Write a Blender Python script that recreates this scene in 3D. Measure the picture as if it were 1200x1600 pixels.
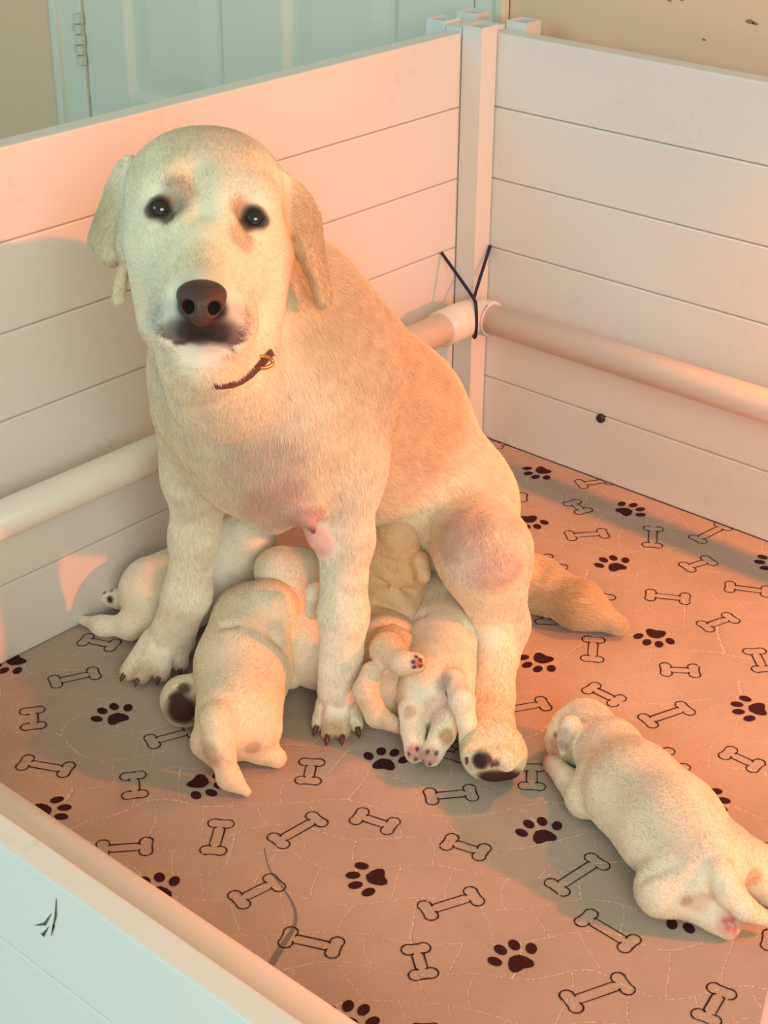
import bpy, math, random
import numpy as np
from mathutils import Vector, Matrix
random.seed(4); np.random.seed(4)
for o in list(bpy.data.objects): bpy.data.objects.remove(o)
S = bpy.context.scene
COL = S.collection

# ------------------------------------------------------------------ camera
FPX = 2541.7
Fv = np.array([0.66216752, 0.58035687, -0.47404649])
Rv = np.array([0.66166653, -0.74977155, 0.00632641])
Uv = np.array([0.351755, 0.31784985, 0.88047708])
CAM = np.array([-2.06660423, -1.5928748, 1.24409041])
cam = bpy.data.cameras.new('camera'); co = bpy.data.objects.new('camera', cam); COL.objects.link(co)
cam.sensor_fit = 'VERTICAL'; cam.sensor_height = 24; cam.lens = FPX/1600*24; cam.clip_start = .05
co.matrix_world = Matrix(((Rv[0], Uv[0], -Fv[0], CAM[0]), (Rv[1], Uv[1], -Fv[1], CAM[1]), (Rv[2], Uv[2], -Fv[2], CAM[2]), (0, 0, 0, 1)))
S.camera = co

# ------------------------------------------------------------------ light
# (place, aim, power, colour, cone in degrees)
LAMPS = [((-.05, -2.2, .95), (-1.15, -.1, .1), 138, (1, .145, .008), 88), ((-.07, -.86, .98), (-.33, -.55, 0), 31, (1, .19, .002), 80)]
def area(name, loc, target, size, power, color, sy=None):
    l = bpy.data.lights.new(name, 'AREA'); l.energy = power; l.color = color; l.size = size
    if sy: l.shape = 'RECTANGLE'; l.size_y = sy
    o = bpy.data.objects.new(name, l); COL.objects.link(o); o.location = loc
    o.rotation_euler = (Vector(target)-Vector(loc)).to_track_quat('-Z', 'Y').to_euler(); return o
area('window_or_fill_light', (-3.1, -3.4, 1.9), (-.9, -.35, .2), 2.0, 74, (1, .98, .82), 1.5)
area('window_or_fill_light', (-4.4, .9, 2.2), (-1.2, -.4, .3), 1.6, 34, (.26, .82, 1.0), 1.3)  # unseen cyan fill, added to tint the outer face of the near-left panel
for loc_, aim_, en_, col_, cone_ in LAMPS:
    hl = bpy.data.lights.new('heat_lamp_light', 'SPOT'); hl.energy = en_; hl.color = col_; hl.shadow_soft_size = .035
    hl.spot_size = math.radians(cone_); hl.spot_blend = 1
    ho = bpy.data.objects.new('heat_lamp_light', hl); COL.objects.link(ho); ho.location = loc_
    ho.rotation_euler = (Vector(aim_)-Vector(loc_)).to_track_quat('-Z', 'Y').to_euler()
W = bpy.data.worlds.new('world'); S.world = W; W.use_nodes = True
_bg = W.node_tree.nodes['Background']; _tc = W.node_tree.nodes.new('ShaderNodeTexCoord'); _sx = W.node_tree.nodes.new('ShaderNodeSeparateXYZ'); _rp = W.node_tree.nodes.new('ShaderNodeValToRGB')
_mr = W.node_tree.nodes.new('ShaderNodeMapRange'); _mr.inputs[1].default_value = -1; _mr.inputs[2].default_value = 1
W.node_tree.links.new(_tc.outputs['Generated'], _sx.inputs[0]); W.node_tree.links.new(_sx.outputs[0], _mr.inputs[0]); W.node_tree.links.new(_mr.outputs[0], _rp.inputs[0]); W.node_tree.links.new(_rp.outputs[0], _bg.inputs[0])
_rp.color_ramp.elements[0].position = .12; _rp.color_ramp.elements[0].color = (.55, .80, .76, 1); _rp.color_ramp.elements[1].position = .62; _rp.color_ramp.elements[1].color = (1, .83, .47, 1)
_bg.inputs[1].default_value = .47
S.view_settings.view_transform = 'Standard'; S.view_settings.look = 'None'
S.view_settings.exposure = .0; S.view_settings.gamma = 1; S.view_settings.use_curve_mapping = False

# ------------------------------------------------------------------ helpers
def ray(u, v): return Fv + Rv*(u-600)/FPX + Uv*(800-v)/FPX
def Q(u, v, D): return CAM + ray(u, v)*D
def Qz(u, v, z=0.): r = ray(u, v); return CAM + r*(z-CAM[2])/r[2]
def Qx(u, v, x): r = ray(u, v); return CAM + r*(x-CAM[0])/r[0]
def Qy(u, v, y): r = ray(u, v); return CAM + r*(y-CAM[1])/r[1]
def nrm(a): a = np.asarray(a, float); return a/np.linalg.norm(a)

def mesh(name, verts, faces, mats, parent=None, smooth=False, mi=None):
    m = bpy.data.meshes.new(name); m.from_pydata([tuple(map(float, v)) for v in verts], [], [tuple(map(int, f)) for f in faces])
    for x in (mats if isinstance(mats, (list, tuple)) else [mats]): m.materials.append(x)
    if mi is not None: m.polygons.foreach_set('material_index', mi)
    if smooth: m.polygons.foreach_set('use_smooth', [True]*len(m.polygons))
    m.update(); o = bpy.data.objects.new(name, m); COL.objects.link(o)
    if parent: o.parent = parent; o.matrix_parent_inverse = parent.matrix_world.inverted()
    return o
def empty(name, loc):
    o = bpy.data.objects.new(name, None); COL.objects.link(o); o.location = loc; o.empty_display_size = .05
    o.matrix_world = Matrix.Translation(loc); return o
def tag(o, label=None, cat=None, group=None, kind=None):
    for k_, v_ in (('label', label), ('category', cat), ('group', group), ('kind', kind)):
        if v_: o[k_] = v_
    return o
class MB:
    def __init__(s): s.v = []; s.f = []; s.m = []
    def add(s, v, f, m=0):
        n = len(s.v); s.v += [tuple(x) for x in v]; s.f += [tuple(i+n for i in q) for q in f]; s.m += [m]*len(f)
    def box(s, a, b, m=0, bev=0.0):
        # box, its edges chamfered by bev
        a = np.array(a, float); b = np.array(b, float); c = (a+b)/2; h = (b-a)/2
        if bev <= 0:
            v = [(c[0]+i*h[0], c[1]+j*h[1], c[2]+k*h[2]) for i in (-1, 1) for j in (-1, 1) for k in (-1, 1)]
            s.add(v, [(0, 1, 3, 2), (4, 6, 7, 5), (0, 4, 5, 1), (2, 3, 7, 6), (0, 2, 6, 4), (1, 5, 7, 3)], m); return
        import bmesh
        bm = bmesh.new(); bmesh.ops.create_cube(bm, size=1)
        for vv in bm.verts: vv.co = Vector([c[i]+vv.co[i]*2*h[i] for i in range(3)])
        bmesh.ops.bevel(bm, geom=list(bm.edges), offset=bev, segments=2, affect='EDGES', profile=.6)
        bm.verts.ensure_lookup_table(); bm.verts.index_update()
        s.add([v.co[:] for v in bm.verts], [[v.index for v in f.verts] for f in bm.faces], m); bm.free()
    def tube(s, pts, rad, n=16, m=0, cap=True):
        pts = [np.array(p, float) for p in pts]; rad = rad if hasattr(rad, '__len__') else [rad]*len(pts)
        t0 = nrm(pts[1]-pts[0]); a = nrm(np.cross(t0, (0, 0, 1) if abs(t0[2]) < .9 else (1, 0, 0))); V = []
        for i, p in enumerate(pts):
            t = nrm(pts[min(i+1, len(pts)-1)]-pts[max(i-1, 0)]); a = nrm(a-t*(a@t)); b = np.cross(t, a)
            for k in range(n): V.append(p+rad[i]*(a*math.cos(2*math.pi*k/n)+b*math.sin(2*math.pi*k/n)))
        Fc = [(i*n+k, i*n+(k+1) % n, (i+1)*n+(k+1) % n, (i+1)*n+k) for i in range(len(pts)-1) for k in range(n)]
        if cap: Fc += [tuple(range(n))[::-1], tuple((len(pts)-1)*n+k for k in range(n))]
        s.add(V, Fc, m)
    def build(s, name, mats, parent=None, smooth=False):
        o = mesh(name, s.v, s.f, mats, parent, smooth, s.m)
        return o

# ------------------------------------------------------------------ materials
def newmat(name, color, rough=.5, spec=.5):
    m = bpy.data.materials.new(name); m.use_nodes = True; b = m.node_tree.nodes['Principled BSDF']
    b.inputs['Base Color'].default_value = (*color, 1); b.inputs['Roughness'].default_value = rough
    b.inputs['Specular IOR Level'].default_value = spec; return m
def nd(m, t, **kw):
    n = m.node_tree.nodes.new(t)
    for k_, v_ in kw.items(): setattr(n, k_, v_)
    return n
def lk(m, a, b): m.node_tree.links.new(a, b)
def ramp(m, src, stops):
    r = nd(m, 'ShaderNodeValToRGB'); e = r.color_ramp.elements
    while len(e) < len(stops): e.new(.5)
    for i, (p, c) in enumerate(stops): e[i].position = p; e[i].color = (*c, 1) if len(c) == 3 else c
    lk(m, src, r.inputs[0]); return r
def mixc(m, fac, a, b, mode='MIX'):
    x = nd(m, 'ShaderNodeMix', data_type='RGBA', blend_type=mode)
    for s_, i in ((fac, 0), (a, 6), (b, 7)):
        if hasattr(s_, 'links'): lk(m, s_, x.inputs[i])
        elif i == 0: x.inputs[0].default_value = s_
        else: x.inputs[i].default_value = (*s_, 1)
    return x.outputs[2]
def vinyl(name, color, dirt=.25, rough=.32, top=False):
    m = newmat(name, color, rough, .45); b = m.node_tree.nodes['Principled BSDF']
    g = nd(m, 'ShaderNodeNewGeometry')
    n1 = nd(m, 'ShaderNodeTexNoise'); n1.inputs['Scale'].default_value = 7; n1.inputs['Detail'].default_value = 6; lk(m, g.outputs['Position'], n1.inputs['Vector'])
    n2 = nd(m, 'ShaderNodeTexNoise'); n2.inputs['Scale'].default_value = 55; n2.inputs['Detail'].default_value = 5; n2.inputs['Roughness'].default_value = .7; lk(m, g.outputs['Position'], n2.inputs['Vector'])
    r1 = ramp(m, n1.outputs[0], [(.52, (0, 0, 0)), (.68, (1, 1, 1))]); r2 = ramp(m, n2.outputs[0], [(.52, (0, 0, 0)), (.66, (1, 1, 1))])
    mu = nd(m, 'ShaderNodeMath', operation='MULTIPLY'); lk(m, r1.outputs[0], mu.inputs[0]); lk(m, r2.outputs[0], mu.inputs[1])
    mu2 = nd(m, 'ShaderNodeMath', operation='MULTIPLY'); lk(m, mu.outputs[0], mu2.inputs[0]); mu2.inputs[1].default_value = dirt
    if top:      # only the trodden top edge is soiled
        sn = nd(m, 'ShaderNodeSeparateXYZ'); lk(m, g.outputs['True Normal'], sn.inputs[0]); mt = nd(m, 'ShaderNodeMath', operation='MULTIPLY', use_clamp=True); lk(m, mu2.outputs[0], mt.inputs[0]); lk(m, sn.outputs[2], mt.inputs[1]); mu2 = mt
    lk(m, mixc(m, mu2.outputs[0], color, tuple(c*.42*k_ for c, k_ in zip(color, (1, .9, .75)))), b.inputs['Base Color'])
    return m
M_panel = vinyl('white_vinyl', (.80, .79, .76), .14)
M_top = vinyl('white_vinyl_soiled', (.80, .79, .75), .85, top=True)
M_pipe = vinyl('white_pipe_plastic', (.84, .80, .73), .15, .28)
M_gap = newmat('slat_gap', (.30, .25, .22), .8)
M_dark = newmat('black_rubber', (.02, .02, .025), .45)
M_cord = newmat('navy_cord', (.015, .018, .05), .7)
M_scuff = newmat('scuff', (.10, .10, .07), .8)
M_door = newmat('door_paint', (.84, .78, .66), .4)
M_wall = newmat('tan_wall_paint', (.92, .63, .42), .75, .2)
M_floor = newmat('pale_floor', (.72, .74, .75), .35)

# mat: quilted fabric, stitch lines procedural
M_mat = newmat('quilted_mat', (.40, .35, .31), .85, .15)
def _mat():
    m = M_mat; b = m.node_tree.nodes['Principled BSDF']; g = nd(m, 'ShaderNodeNewGeometry')
    nz = nd(m, 'ShaderNodeTexNoise'); nz.inputs['Scale'].default_value = 8; nz.inputs['Detail'].default_value = 0; lk(m, g.outputs['Position'], nz.inputs['Vector'])
    sb = nd(m, 'ShaderNodeVectorMath', operation='SUBTRACT'); lk(m, nz.outputs['Color'], sb.inputs[0]); sb.inputs[1].default_value = (.5, .5, .5)
    sc = nd(m, 'ShaderNodeVectorMath', operation='SCALE'); lk(m, sb.outputs[0], sc.inputs[0]); sc.inputs['Scale'].default_value = .11
    rt = nd(m, 'ShaderNodeVectorRotate', rotation_type='Z_AXIS'); lk(m, g.outputs['Position'], rt.inputs['Vector']); rt.inputs['Angle'].default_value = .86
    ad = nd(m, 'ShaderNodeVectorMath', operation='ADD'); lk(m, rt.outputs[0], ad.inputs[0]); lk(m, sc.outputs[0], ad.inputs[1])
    br = nd(m, 'ShaderNodeTexBrick'); br.inputs['Scale'].default_value = 1; br.inputs['Mortar Size'].default_value = .0011; br.inputs['Mortar Smooth'].default_value = .4
    br.inputs['Brick Width'].default_value = .072; br.inputs['Row Height'].default_value = .058; lk(m, ad.outputs[0], br.inputs['Vector'])
    ds = nd(m, 'ShaderNodeTexNoise'); ds.inputs['Scale'].default_value = 300; ds.inputs['Detail'].default_value = 0; lk(m, g.outputs['Position'], ds.inputs['Vector'])
    dr = ramp(m, ds.outputs[0], [(.44, (0, 0, 0)), (.56, (1, 1, 1))])
    mu = nd(m, 'ShaderNodeMath', operation='MULTIPLY'); lk(m, br.outputs['Fac'], mu.inputs[0]); lk(m, dr.outputs[0], mu.inputs[1])
    mu2 = nd(m, 'ShaderNodeMath', operation='MULTIPLY'); lk(m, mu.outputs[0], mu2.inputs[0]); mu2.inputs[1].default_value = .8
    st = nd(m, 'ShaderNodeTexNoise'); st.inputs['Scale'].default_value = 5; st.inputs['Detail'].default_value = 8; st.inputs['Roughness'].default_value = .65; lk(m, g.outputs['Position'], st.inputs['Vector'])
    c0 = mixc(m, ramp(m, st.outputs[0], [(.38, (0, 0, 0)), (.66, (1, 1, 1))]).outputs[0], (.42, .355, .30), (.50, .42, .35))
    # loose pale hairs and lint: thin wandering lines
    hv = nd(m, 'ShaderNodeTexNoise'); hv.inputs['Scale'].default_value = 26; hv.inputs['Detail'].default_value = 3; lk(m, g.outputs['Position'], hv.inputs['Vector'])
    hr = ramp(m, hv.outputs[0], [(.492, (0, 0, 0)), (.5, (1, 1, 1)), (.508, (0, 0, 0))])
    hm = nd(m, 'ShaderNodeMath', operation='MULTIPLY'); lk(m, hr.outputs[0], hm.inputs[0]); lk(m, ramp(m, st.outputs[0], [(.5, (0, 0, 0)), (.62, (.35, .35, .35))]).outputs[0], hm.inputs[1])
    c1 = mixc(m, hm.outputs[0], c0, (.62, .56, .48))
    c2 = mixc(m, mu2.outputs[0], c1, (.70, .62, .52))
    we = nd(m, 'ShaderNodeTexNoise'); we.inputs['Scale'].default_value = 900; we.inputs['Detail'].default_value = 2; lk(m, g.outputs['Position'], we.inputs['Vector'])
    c3 = mixc(m, .16, c2, we.outputs[0], 'OVERLAY')
    lk(m, c3, b.inputs['Base Color'])
    bu = nd(m, 'ShaderNodeBump'); bu.inputs['Strength'].default_value = .5; bu.inputs['Distance'].default_value = .0025
    pf = nd(m, 'ShaderNodeTexNoise'); pf.inputs['Scale'].default_value = 30; pf.inputs['Detail'].default_value = 3; lk(m, g.outputs['Position'], pf.inputs['Vector'])
    s2 = nd(m, 'ShaderNodeMath', operation='SUBTRACT'); lk(m, pf.outputs[0], s2.inputs[0]); lk(m, br.outputs['Fac'], s2.inputs[1])
    lk(m, s2.outputs[0], bu.inputs['Height']); lk(m, bu.outputs[0], b.inputs['Normal'])
_mat()
M_print = newmat('mat_print', (.045, .012, .016), .8, .15)
M_streak = newmat('mat_streak', (.22, .20, .20), .9, .1)

# ------------------------------------------------------------------ setting: floor, wall, door
YA = .028            # inner face of the left panel
H = .70; SL = H/6
WX = .13             # plane of the room wall behind the right panel
mb = MB(); mb.box((-4, -4, -.03), (.5, 3, -.012)); tag(mb.build('floor', M_floor), kind='structure')
mb = MB(); mb.box((WX, -4, -.03), (WX+.1, Qx(797, 0, WX)[1], 2.6)); mb.box((WX, Qx(86, 0, WX)[1], -.03), (WX+.1, 3, 2.6)); mb.box((WX, Qx(797, 0, WX)[1], 2.05), (WX+.1, Qx(86, 0, WX)[1], 2.6))
for (u, v, r_) in ((1172, 34, .006), (1180, 37, .004), (1100, 62, .003), (1046, 1, .003), (1065, 0, .003)):
    p = Qx(u, v, WX-.0004); mb.add([p+np.array([0, r_*1.3*math.cos(a), r_*.6*math.sin(a)]) for a in np.linspace(0, 6.28, 9)[:-1]], [tuple(range(8))], 1)
tag(mb.build('wall_right', [M_wall, newmat('wall_nick', (.35, .22, .14), .8)]), kind='structure')
yh = Qx(128, 0, WX)[1]; yo = Qx(742, 0, WX)[1]; yf0 = Qx(86, 0, WX)[1]; yf1 = Qx(797, 0, WX)[1]; yj = Qx(772, 0, WX)[1]
dr = empty('door_1', (WX, (yh+yo)/2, 0)); tag(dr, kind='structure')
mb = MB(); mb.box((WX-.006, yh+.003, 0), (WX+.02, yf0, 2.1), 0, .004); mb.box((WX-.02, yf0-.018, 0), (WX+.01, yf0, 2.1), 0, .003)
mb.box((WX-.006, yf1, 0), (WX+.02, yo-.004, 2.1), 0, .004); mb.box((WX-.02, yf1, 0), (WX+.01, yf1+.016, 2.1), 0, .003); mb.box((WX-.006, yf1, 2.03), (WX+.02, yf0, 2.1), 0)
mb.build('frame', M_door, dr)
mb = MB()
cuts = [Qx(u, 0, WX)[1] for u in (128, 190, 345, 440, 622, 742)]
zb = Qx(250, 143, WX)[2]
def stile(y0, y1, z0=.0, z1=2.03): mb.box((WX, min(y0, y1), z0), (WX+.035, max(y0, y1), z1), 0, .003)
stile(cuts[0]-.002, cuts[1]); stile(cuts[2], cuts[3]); stile(cuts[4], cuts[5]+.002)
for (y0, y1) in ((cuts[1], cuts[2]), (cuts[3], cuts[4])):
    stile(y0, y1, 0, zb-.03); stile(y0, y1, 1.9, 2.03)
    a, b = min(y0, y1), max(y0, y1)
    # moulded frame sloping in to a recessed field
    o_ = [(WX+.001, a, zb-.03), (WX+.001, b, zb-.03), (WX+.001, b, 1.9), (WX+.001, a, 1.9)]
    w1 = [(WX+.013, a+.018, zb-.012), (WX+.013, b-.018, zb-.012), (WX+.013, b-.018, 1.88), (WX+.013, a+.018, 1.88)]
    w2 = [(WX+.013, a+.03, zb), (WX+.013, b-.03, zb), (WX+.013, b-.03, 1.87), (WX+.013, a+.03, 1.87)]
    w3 = [(WX+.006, a+.07, zb+.04), (WX+.006, b-.07, zb+.04), (WX+.006, b-.07, 1.83), (WX+.006, a+.07, 1.83)]
    V = o_+w1+w2+w3; mb.add(V, [(i+4*j, (i+1) % 4+4*j, (i+1) % 4+4*j+4, i+4*j+4) for j in range(3) for i in range(4)]+[(12, 13, 14, 15)])
mb.build('door_leaf', M_door, dr)
mb = MB(); mb.box((WX+.012, yo-.004, 0), (WX+.03, yo+.003, 2.03)); mb.box((WX+.012, yh-.002, 0), (WX+.03, yh+.003, 2.03)); mb.build('door_gap', newmat('gap_dark', (.03, .03, .02), .9), dr)
z0 = Qx(126, 18, WX)[2]; z1 = Qx(133, 100, WX)[2]
mb = MB()
n_ = 5
for i in range(n_):
    a = z1+(z0-z1)*i/n_; b = z1+(z0-z1)*(i+.86)/n_
    mb.tube([(WX-.009, yh+.008, a), (WX-.009, yh+.008, b)], .008, 12, 0); mb.box((WX-.0075, yh+.008, a), (WX-.004, yh+(.024 if i % 2 else -.012)+.008, b), 0, .001)
mb.build('hinge', newmat('hinge_paint', (.70, .66, .56), .35), dr)

# ------------------------------------------------------------------ pen panels
def panel(name, axis, pos, a0, a1, n, thick, label, out=1):
    """slatted panel: inner face at axis=pos, running a0..a1 on the other axis, n slats high, thickness going outwards"""
    root = empty(name, (pos, (a0+a1)/2, 0) if axis == 'x' else ((a0+a1)/2, pos, 0)); tag(root, label, 'pen panel', 'slatted panels of the whelping pen')
    mb = MB(); core = MB()
    q0, q1 = sorted((pos, pos+out*thick))
    for i in range(n):
        z0 = i*SL+.0006; z1 = (i+1)*SL-.0006
        if axis == 'x': mb.box((q0, a0, z0), (q1, a1, z1), 0, .0028)
        else: mb.box((a0, q0, z0), (a1, q1, z1), 0, .0028)
    if axis == 'x': mb.box((q0+.003, a0+.002, .002), (q1-.003, a1-.002, n*SL-.006), 1)
    else: mb.box((a0+.002, q0+.003, .002), (a1-.002, q1-.003, n*SL-.006), 1)
    return root, mb
rA, mbA = panel('pen_panel', 'y', YA, -1.62, -.0415, 6, .033, 'white slatted pen panel behind the sitting dog, below the door')
mbA.build('slats', [M_panel, M_gap], rA)
rB, mbB = panel('pen_panel', 'x', 0, -1.5, -.0015, 6, .034, 'tall white slatted pen panel at right, small black plug near the mat')
mbB.build('slats', [M_panel, M_gap], rB)
p = Qx(940, 653, 0); mb = MB(); mb.tube([p+np.array([.004, 0, 0]), p+np.array([-.005, 0, 0]), p+np.array([-.007, 0, 0])], [.0075, .0075, .004], 20); mb.build('plug', M_dark, rB, True)
XC = -1.448
rC, mbC = panel('pen_panel', 'x', XC, -1.5, .0, 3, .026, 'low white slatted pen panel in near left corner with dirty top edge', -1)
# scuff strokes on the outer face
for pts in (((88, 1403), (87, 1430), (82, 1455)), ((55, 1446), (70, 1444), (80, 1428)), ((62, 1458), (67, 1462), (76, 1448)), ((80, 1462), (84, 1445)), ((64, 1457), (70, 1464)), ((66, 1456), (69, 1463))):
    P = [Qx(u, v, XC-.026-.0005) for u, v in pts]; w_ = np.array([0, .0011, .0006])
    ws = [.25, 1.2, .2] if len(P) == 3 else [.3, 1.2]
    for a, b, wa, wb in zip(P[:-1], P[1:], ws[:-1], ws[1:]): mbC.add([a-w_*wa, a+w_*wa, b+w_*wb, b-w_*wb], [(0, 1, 2, 3)], 2)
mbC.build('slats', [M_top, M_gap, M_scuff], rC)

# corner post of four hollow square tubes about the corner
root = empty('corner_post', (0, YA, 0)); tag(root, 'white corner post of clustered square tubes joining the two tall panels', 'post')
def sqtube(cx, cy, w, z0, z1, name):
    mb = MB(); h = w/2; t = .003
    o_ = [(cx-h, cy-h), (cx+h, cy-h), (cx+h, cy+h), (cx-h, cy+h)]; i_ = [(cx-h+t, cy-h+t), (cx+h-t, cy-h+t), (cx+h-t, cy+h-t), (cx-h+t, cy+h-t)]
    V = [(x, y, z0) for x, y in o_]+[(x, y, z1) for x, y in o_]+[(x, y, z1) for x, y in i_]+[(x, y, z1-.15) for x, y in i_]
    mb.add(V, [(i, (i+1) % 4, (i+1) % 4+4, i+4) for i in range(4)]+[(i+4, (i+1) % 4+4, (i+1) % 4+8, i+8) for i in range(4)]+[(i+8, (i+1) % 4+8, (i+1) % 4+12, i+12) for i in range(4)]+[(12, 13, 14, 15), (3, 2, 1, 0)])
    return mb.build(name, M_panel, root)
pw = .0385
sqtube(-.0213, YA-.0205-.0, pw, 0, .712, 'square_tube')
sqtube(-.0213, YA+.034+pw/2+.001, pw, 0, .712, 'square_tube')
sqtube(.035+pw/2, -.0213+.001, pw, 0, .712, 'square_tube')
sqtube(.035+pw/2+.001, YA+.034+pw/2+.001, pw, 0, .712, 'square_tube')
mb = MB(); mb.box((-.039, YA+.003, 0), (.034, YA+.034, .706), 0, .001); mb.box((.002, .001, 0), (.034, YA+.05, .7055), 0, .001); mb.build('connector', M_panel, root)

# bumper rail: pipes and elbow
PR = .025; PZ = .262; XP = -.078; YP = YA-.076; XPC = XC+.058
XE = Qy(690, 495, YP)[0]; YE = Qx(768, 498, XP)[1]
root = empty('bumper_rail', (XP, YP, PZ)); tag(root, 'white round pipe rail running inside the pen, with corner elbow', 'rail')
mb = MB(); mb.tube([(-1.40, YP, PZ), (XE+.01, YP, PZ)], PR, 40); mb.build('pipe', M_pipe, root, True)
mb = MB(); mb.tube([(XP, YE+.01, PZ), (XP, -1.48, PZ)], PR, 40); mb.build('pipe', M_pipe, root, True)
mb = MB(); mb.tube([(XPC, YP, PZ), (XPC, -1.48, PZ)], PR, 40); mb.build('pipe', M_pipe, root, True)
mb = MB(); R_ = .030; er = .032
cpts = [(XE-.0005, YP, PZ), (XE, YP, PZ), (XP-er, YP, PZ)]+[(XP-er+er*math.sin(a), YP-er+er*math.cos(a), PZ) for a in np.linspace(.15, 1.42, 9)]+[(XP, YP-er, PZ), (XP, YE, PZ), (XP, YE-.0005, PZ)]
mb.tube(cpts, [R_-.004, R_]+[R_]*(len(cpts)-4)+[R_, R_-.004], 40)
mb.build('elbow', M_pipe, root, True)
# elastic cord hung round the elbow
a = Qy(690, 395, YA-.002); b = Qx(766, 384, -.003)
ec = np.array([XP-.014, YP-.008, PZ]); rr = R_+.003
n2 = nrm((1, -1, 0)); across = nrm((-1, -1, 0))      # loop lies across the elbow
pts = [a]
for t in np.linspace(80, -90, 9): t = math.radians(t); pts.append(ec+rr*(across*math.cos(t)+np.array([0, 0, 1])*math.sin(t))*1.0)
for t in np.linspace(-90, -215, 7)[1:]: t = math.radians(t); pts.append(ec+rr*(across*math.cos(t)+np.array([0, 0, 1])*math.sin(t)))
pts.append(b)
for _ in range(2): pts = [pts[0]]+[q for a_, b_ in zip(pts[:-1], pts[1:]) for q in (a_*.75+b_*.25, a_*.25+b_*.75)]+[pts[-1]]
mb = MB(); mb.tube(pts, .0027, 10); tag(mb.build('elastic_cord', M_cord, None, True), 'dark blue elastic cord looped under the pipe elbow in the corner', 'cord')

# ------------------------------------------------------------------ mat with prints
mb = MB(); zt = 0.0
mx0, mx1, my1 = -1.46, -.001, YA-.001; my0 = Qz(1197, 1560)[1]-.02
# outline with a rounded near corner and straight other sides
cr = .10; e1 = Qz(1200, 1540); e2 = Qz(1187, 1600)
my0 = -1.18
out = [(mx0, my1), (mx0, my0)]
edge = [Qz(1150, 1760), Qz(1180, 1640), Qz(1189, 1590), Qz(1200, 1540), Qz(1225, 1490), Qz(1290, 1440), Qz(1400, 1390)]
out += [(p[0], p[1]) for p in edge if p[0] > mx0]+[(mx1, -1.18), (mx1, my1)]
n = len(out); V = [(x, y, zt) for x, y in out]+[(x, y, zt-.008) for x, y in out]
mb.add(V, [tuple(range(n))]+[((i+1) % n, i, i+n, (i+1) % n+n) for i in range(n)])
BONES = [(75,1068,158,1050),(50,1104,53,1142),(124,998,186,1011),(28,1190,115,1205),(207,1205,212,1250),(226,1162,310,1140),(147,1328,242,1322),(348,1279,331,1338),(425,1320,505,1275),(489,1184,480,1228),(550,1272,622,1295),(661,1246,748,1238),(690,1312,765,1336),(362,1412,440,1374),(437,1462,537,1484),(656,1427,753,1397),(647,1473,665,1533),(861,1393,942,1341),(905,1428,995,1482),(880,1570,986,1533),(1133,1540,1098,1600),(780,1112,860,1098),(915,1071,973,1100),(1003,1130,1080,1104),(1029,1170,1066,1209),(1127,1172,1192,1202),(831,1192,831,1237),(928,994,925,1036),(1029,1046,1096,1049),(1094,982,1150,963),(1176,1012,1196,1052),(1006,929,1081,937),(1130,916,1208,926),(1066,889,1116,874),(1021,822,1019,857),(882,838,952,833),(889,782,917,803),(1084,846,1136,820),(900,758,958,750),(843,868,878,893),(948,927,930,962),(853,955,854,978),(768,697,806,690),(790,776,826,778),(664,1597,668,1650),(705,1190,730,1162),(1187,1466,1250,1480),(1182,1328,1245,1343),(1102,1655,1180,1640)]
PAWS = [((182,1122),(171,1110)),((23,1033),(3,1043)),((69,1268),(92,1269)),((247,1396),(239,1377)),((315,1224),(331,1231)),((601,1193),(605,1179)),((585,1372),(560,1375)),((810,1503),(796,1485)),((545,1599),(553,1582)),((848,1305),(839,1290)),((1100,1251),(1121,1256)),((847,1030),(834,1041)),((1024,992),(1021,1003)),((962,885),(953,876)),((1180,1108),(1159,1107)),((847,736),(833,742)),((978,799),(992,794)),((826,811),(831,823)),((1212,880),(1195,876)),((1070,1427),(1083,1443))]
zp = .0007; lw = .00092
def bone(u0, v0, u1, v1):
    a = Qz(u0, v0)[:2]; b = Qz(u1, v1)[:2]; L = np.linalg.norm(b-a); t = (b-a)/L; s = np.array([-t[1], t[0]]); c = (a+b)/2
    W_ = .0086; r = W_*.92; hw = .0066; h = L/2
    jn = random.uniform(.92, 1.08); W_ *= jn
    pl = []
    for sx in (1, -1):
        # end: two lobes
        c1 = np.array([h-r, W_]); c2 = np.array([h-r, -W_])
        lob = []
        for ang in np.linspace(215, -28, 16): q = math.radians(ang); lob.append((c1[0]-.002+r*math.cos(q), c1[1]*.98+r*math.sin(q)))
        lob2 = [(x, -y) for x, y in lob[::-1]]
        seq = [(h-r-.0115, hw)]+lob+lob2+[(h-r-.0115, -hw)]
        pl += [(sx*x, sx*y) for x, y in seq]
    P = [c+t*x+s*y for x, y in pl]
    n = len(P); C_ = c
    V = []; Fc = []
    for i in range(n):
        d = nrm(P[(i+1) % n]-P[i-1]) if np.linalg.norm(P[(i+1) % n]-P[i-1]) > 1e-7 else t
        nn = np.array([-d[1], d[0]])*lw*random.uniform(.6, 1.15); V += [(*(P[i]-nn), zp), (*(P[i]+nn), zp)]
    for i in range(n):
        if random.random() < .006: continue
        j = (i+1) % n; Fc.append((2*i, 2*i+1, 2*j+1, 2*j))
    mb.add(V, Fc, 1)
def ell(c, ax, ay, rx, ry, n=18): return [(*(c+ax*rx*math.cos(q)+ay*ry*math.sin(q)), zp) for q in np.linspace(0, 2*math.pi, n+1)[:-1]]
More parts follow.
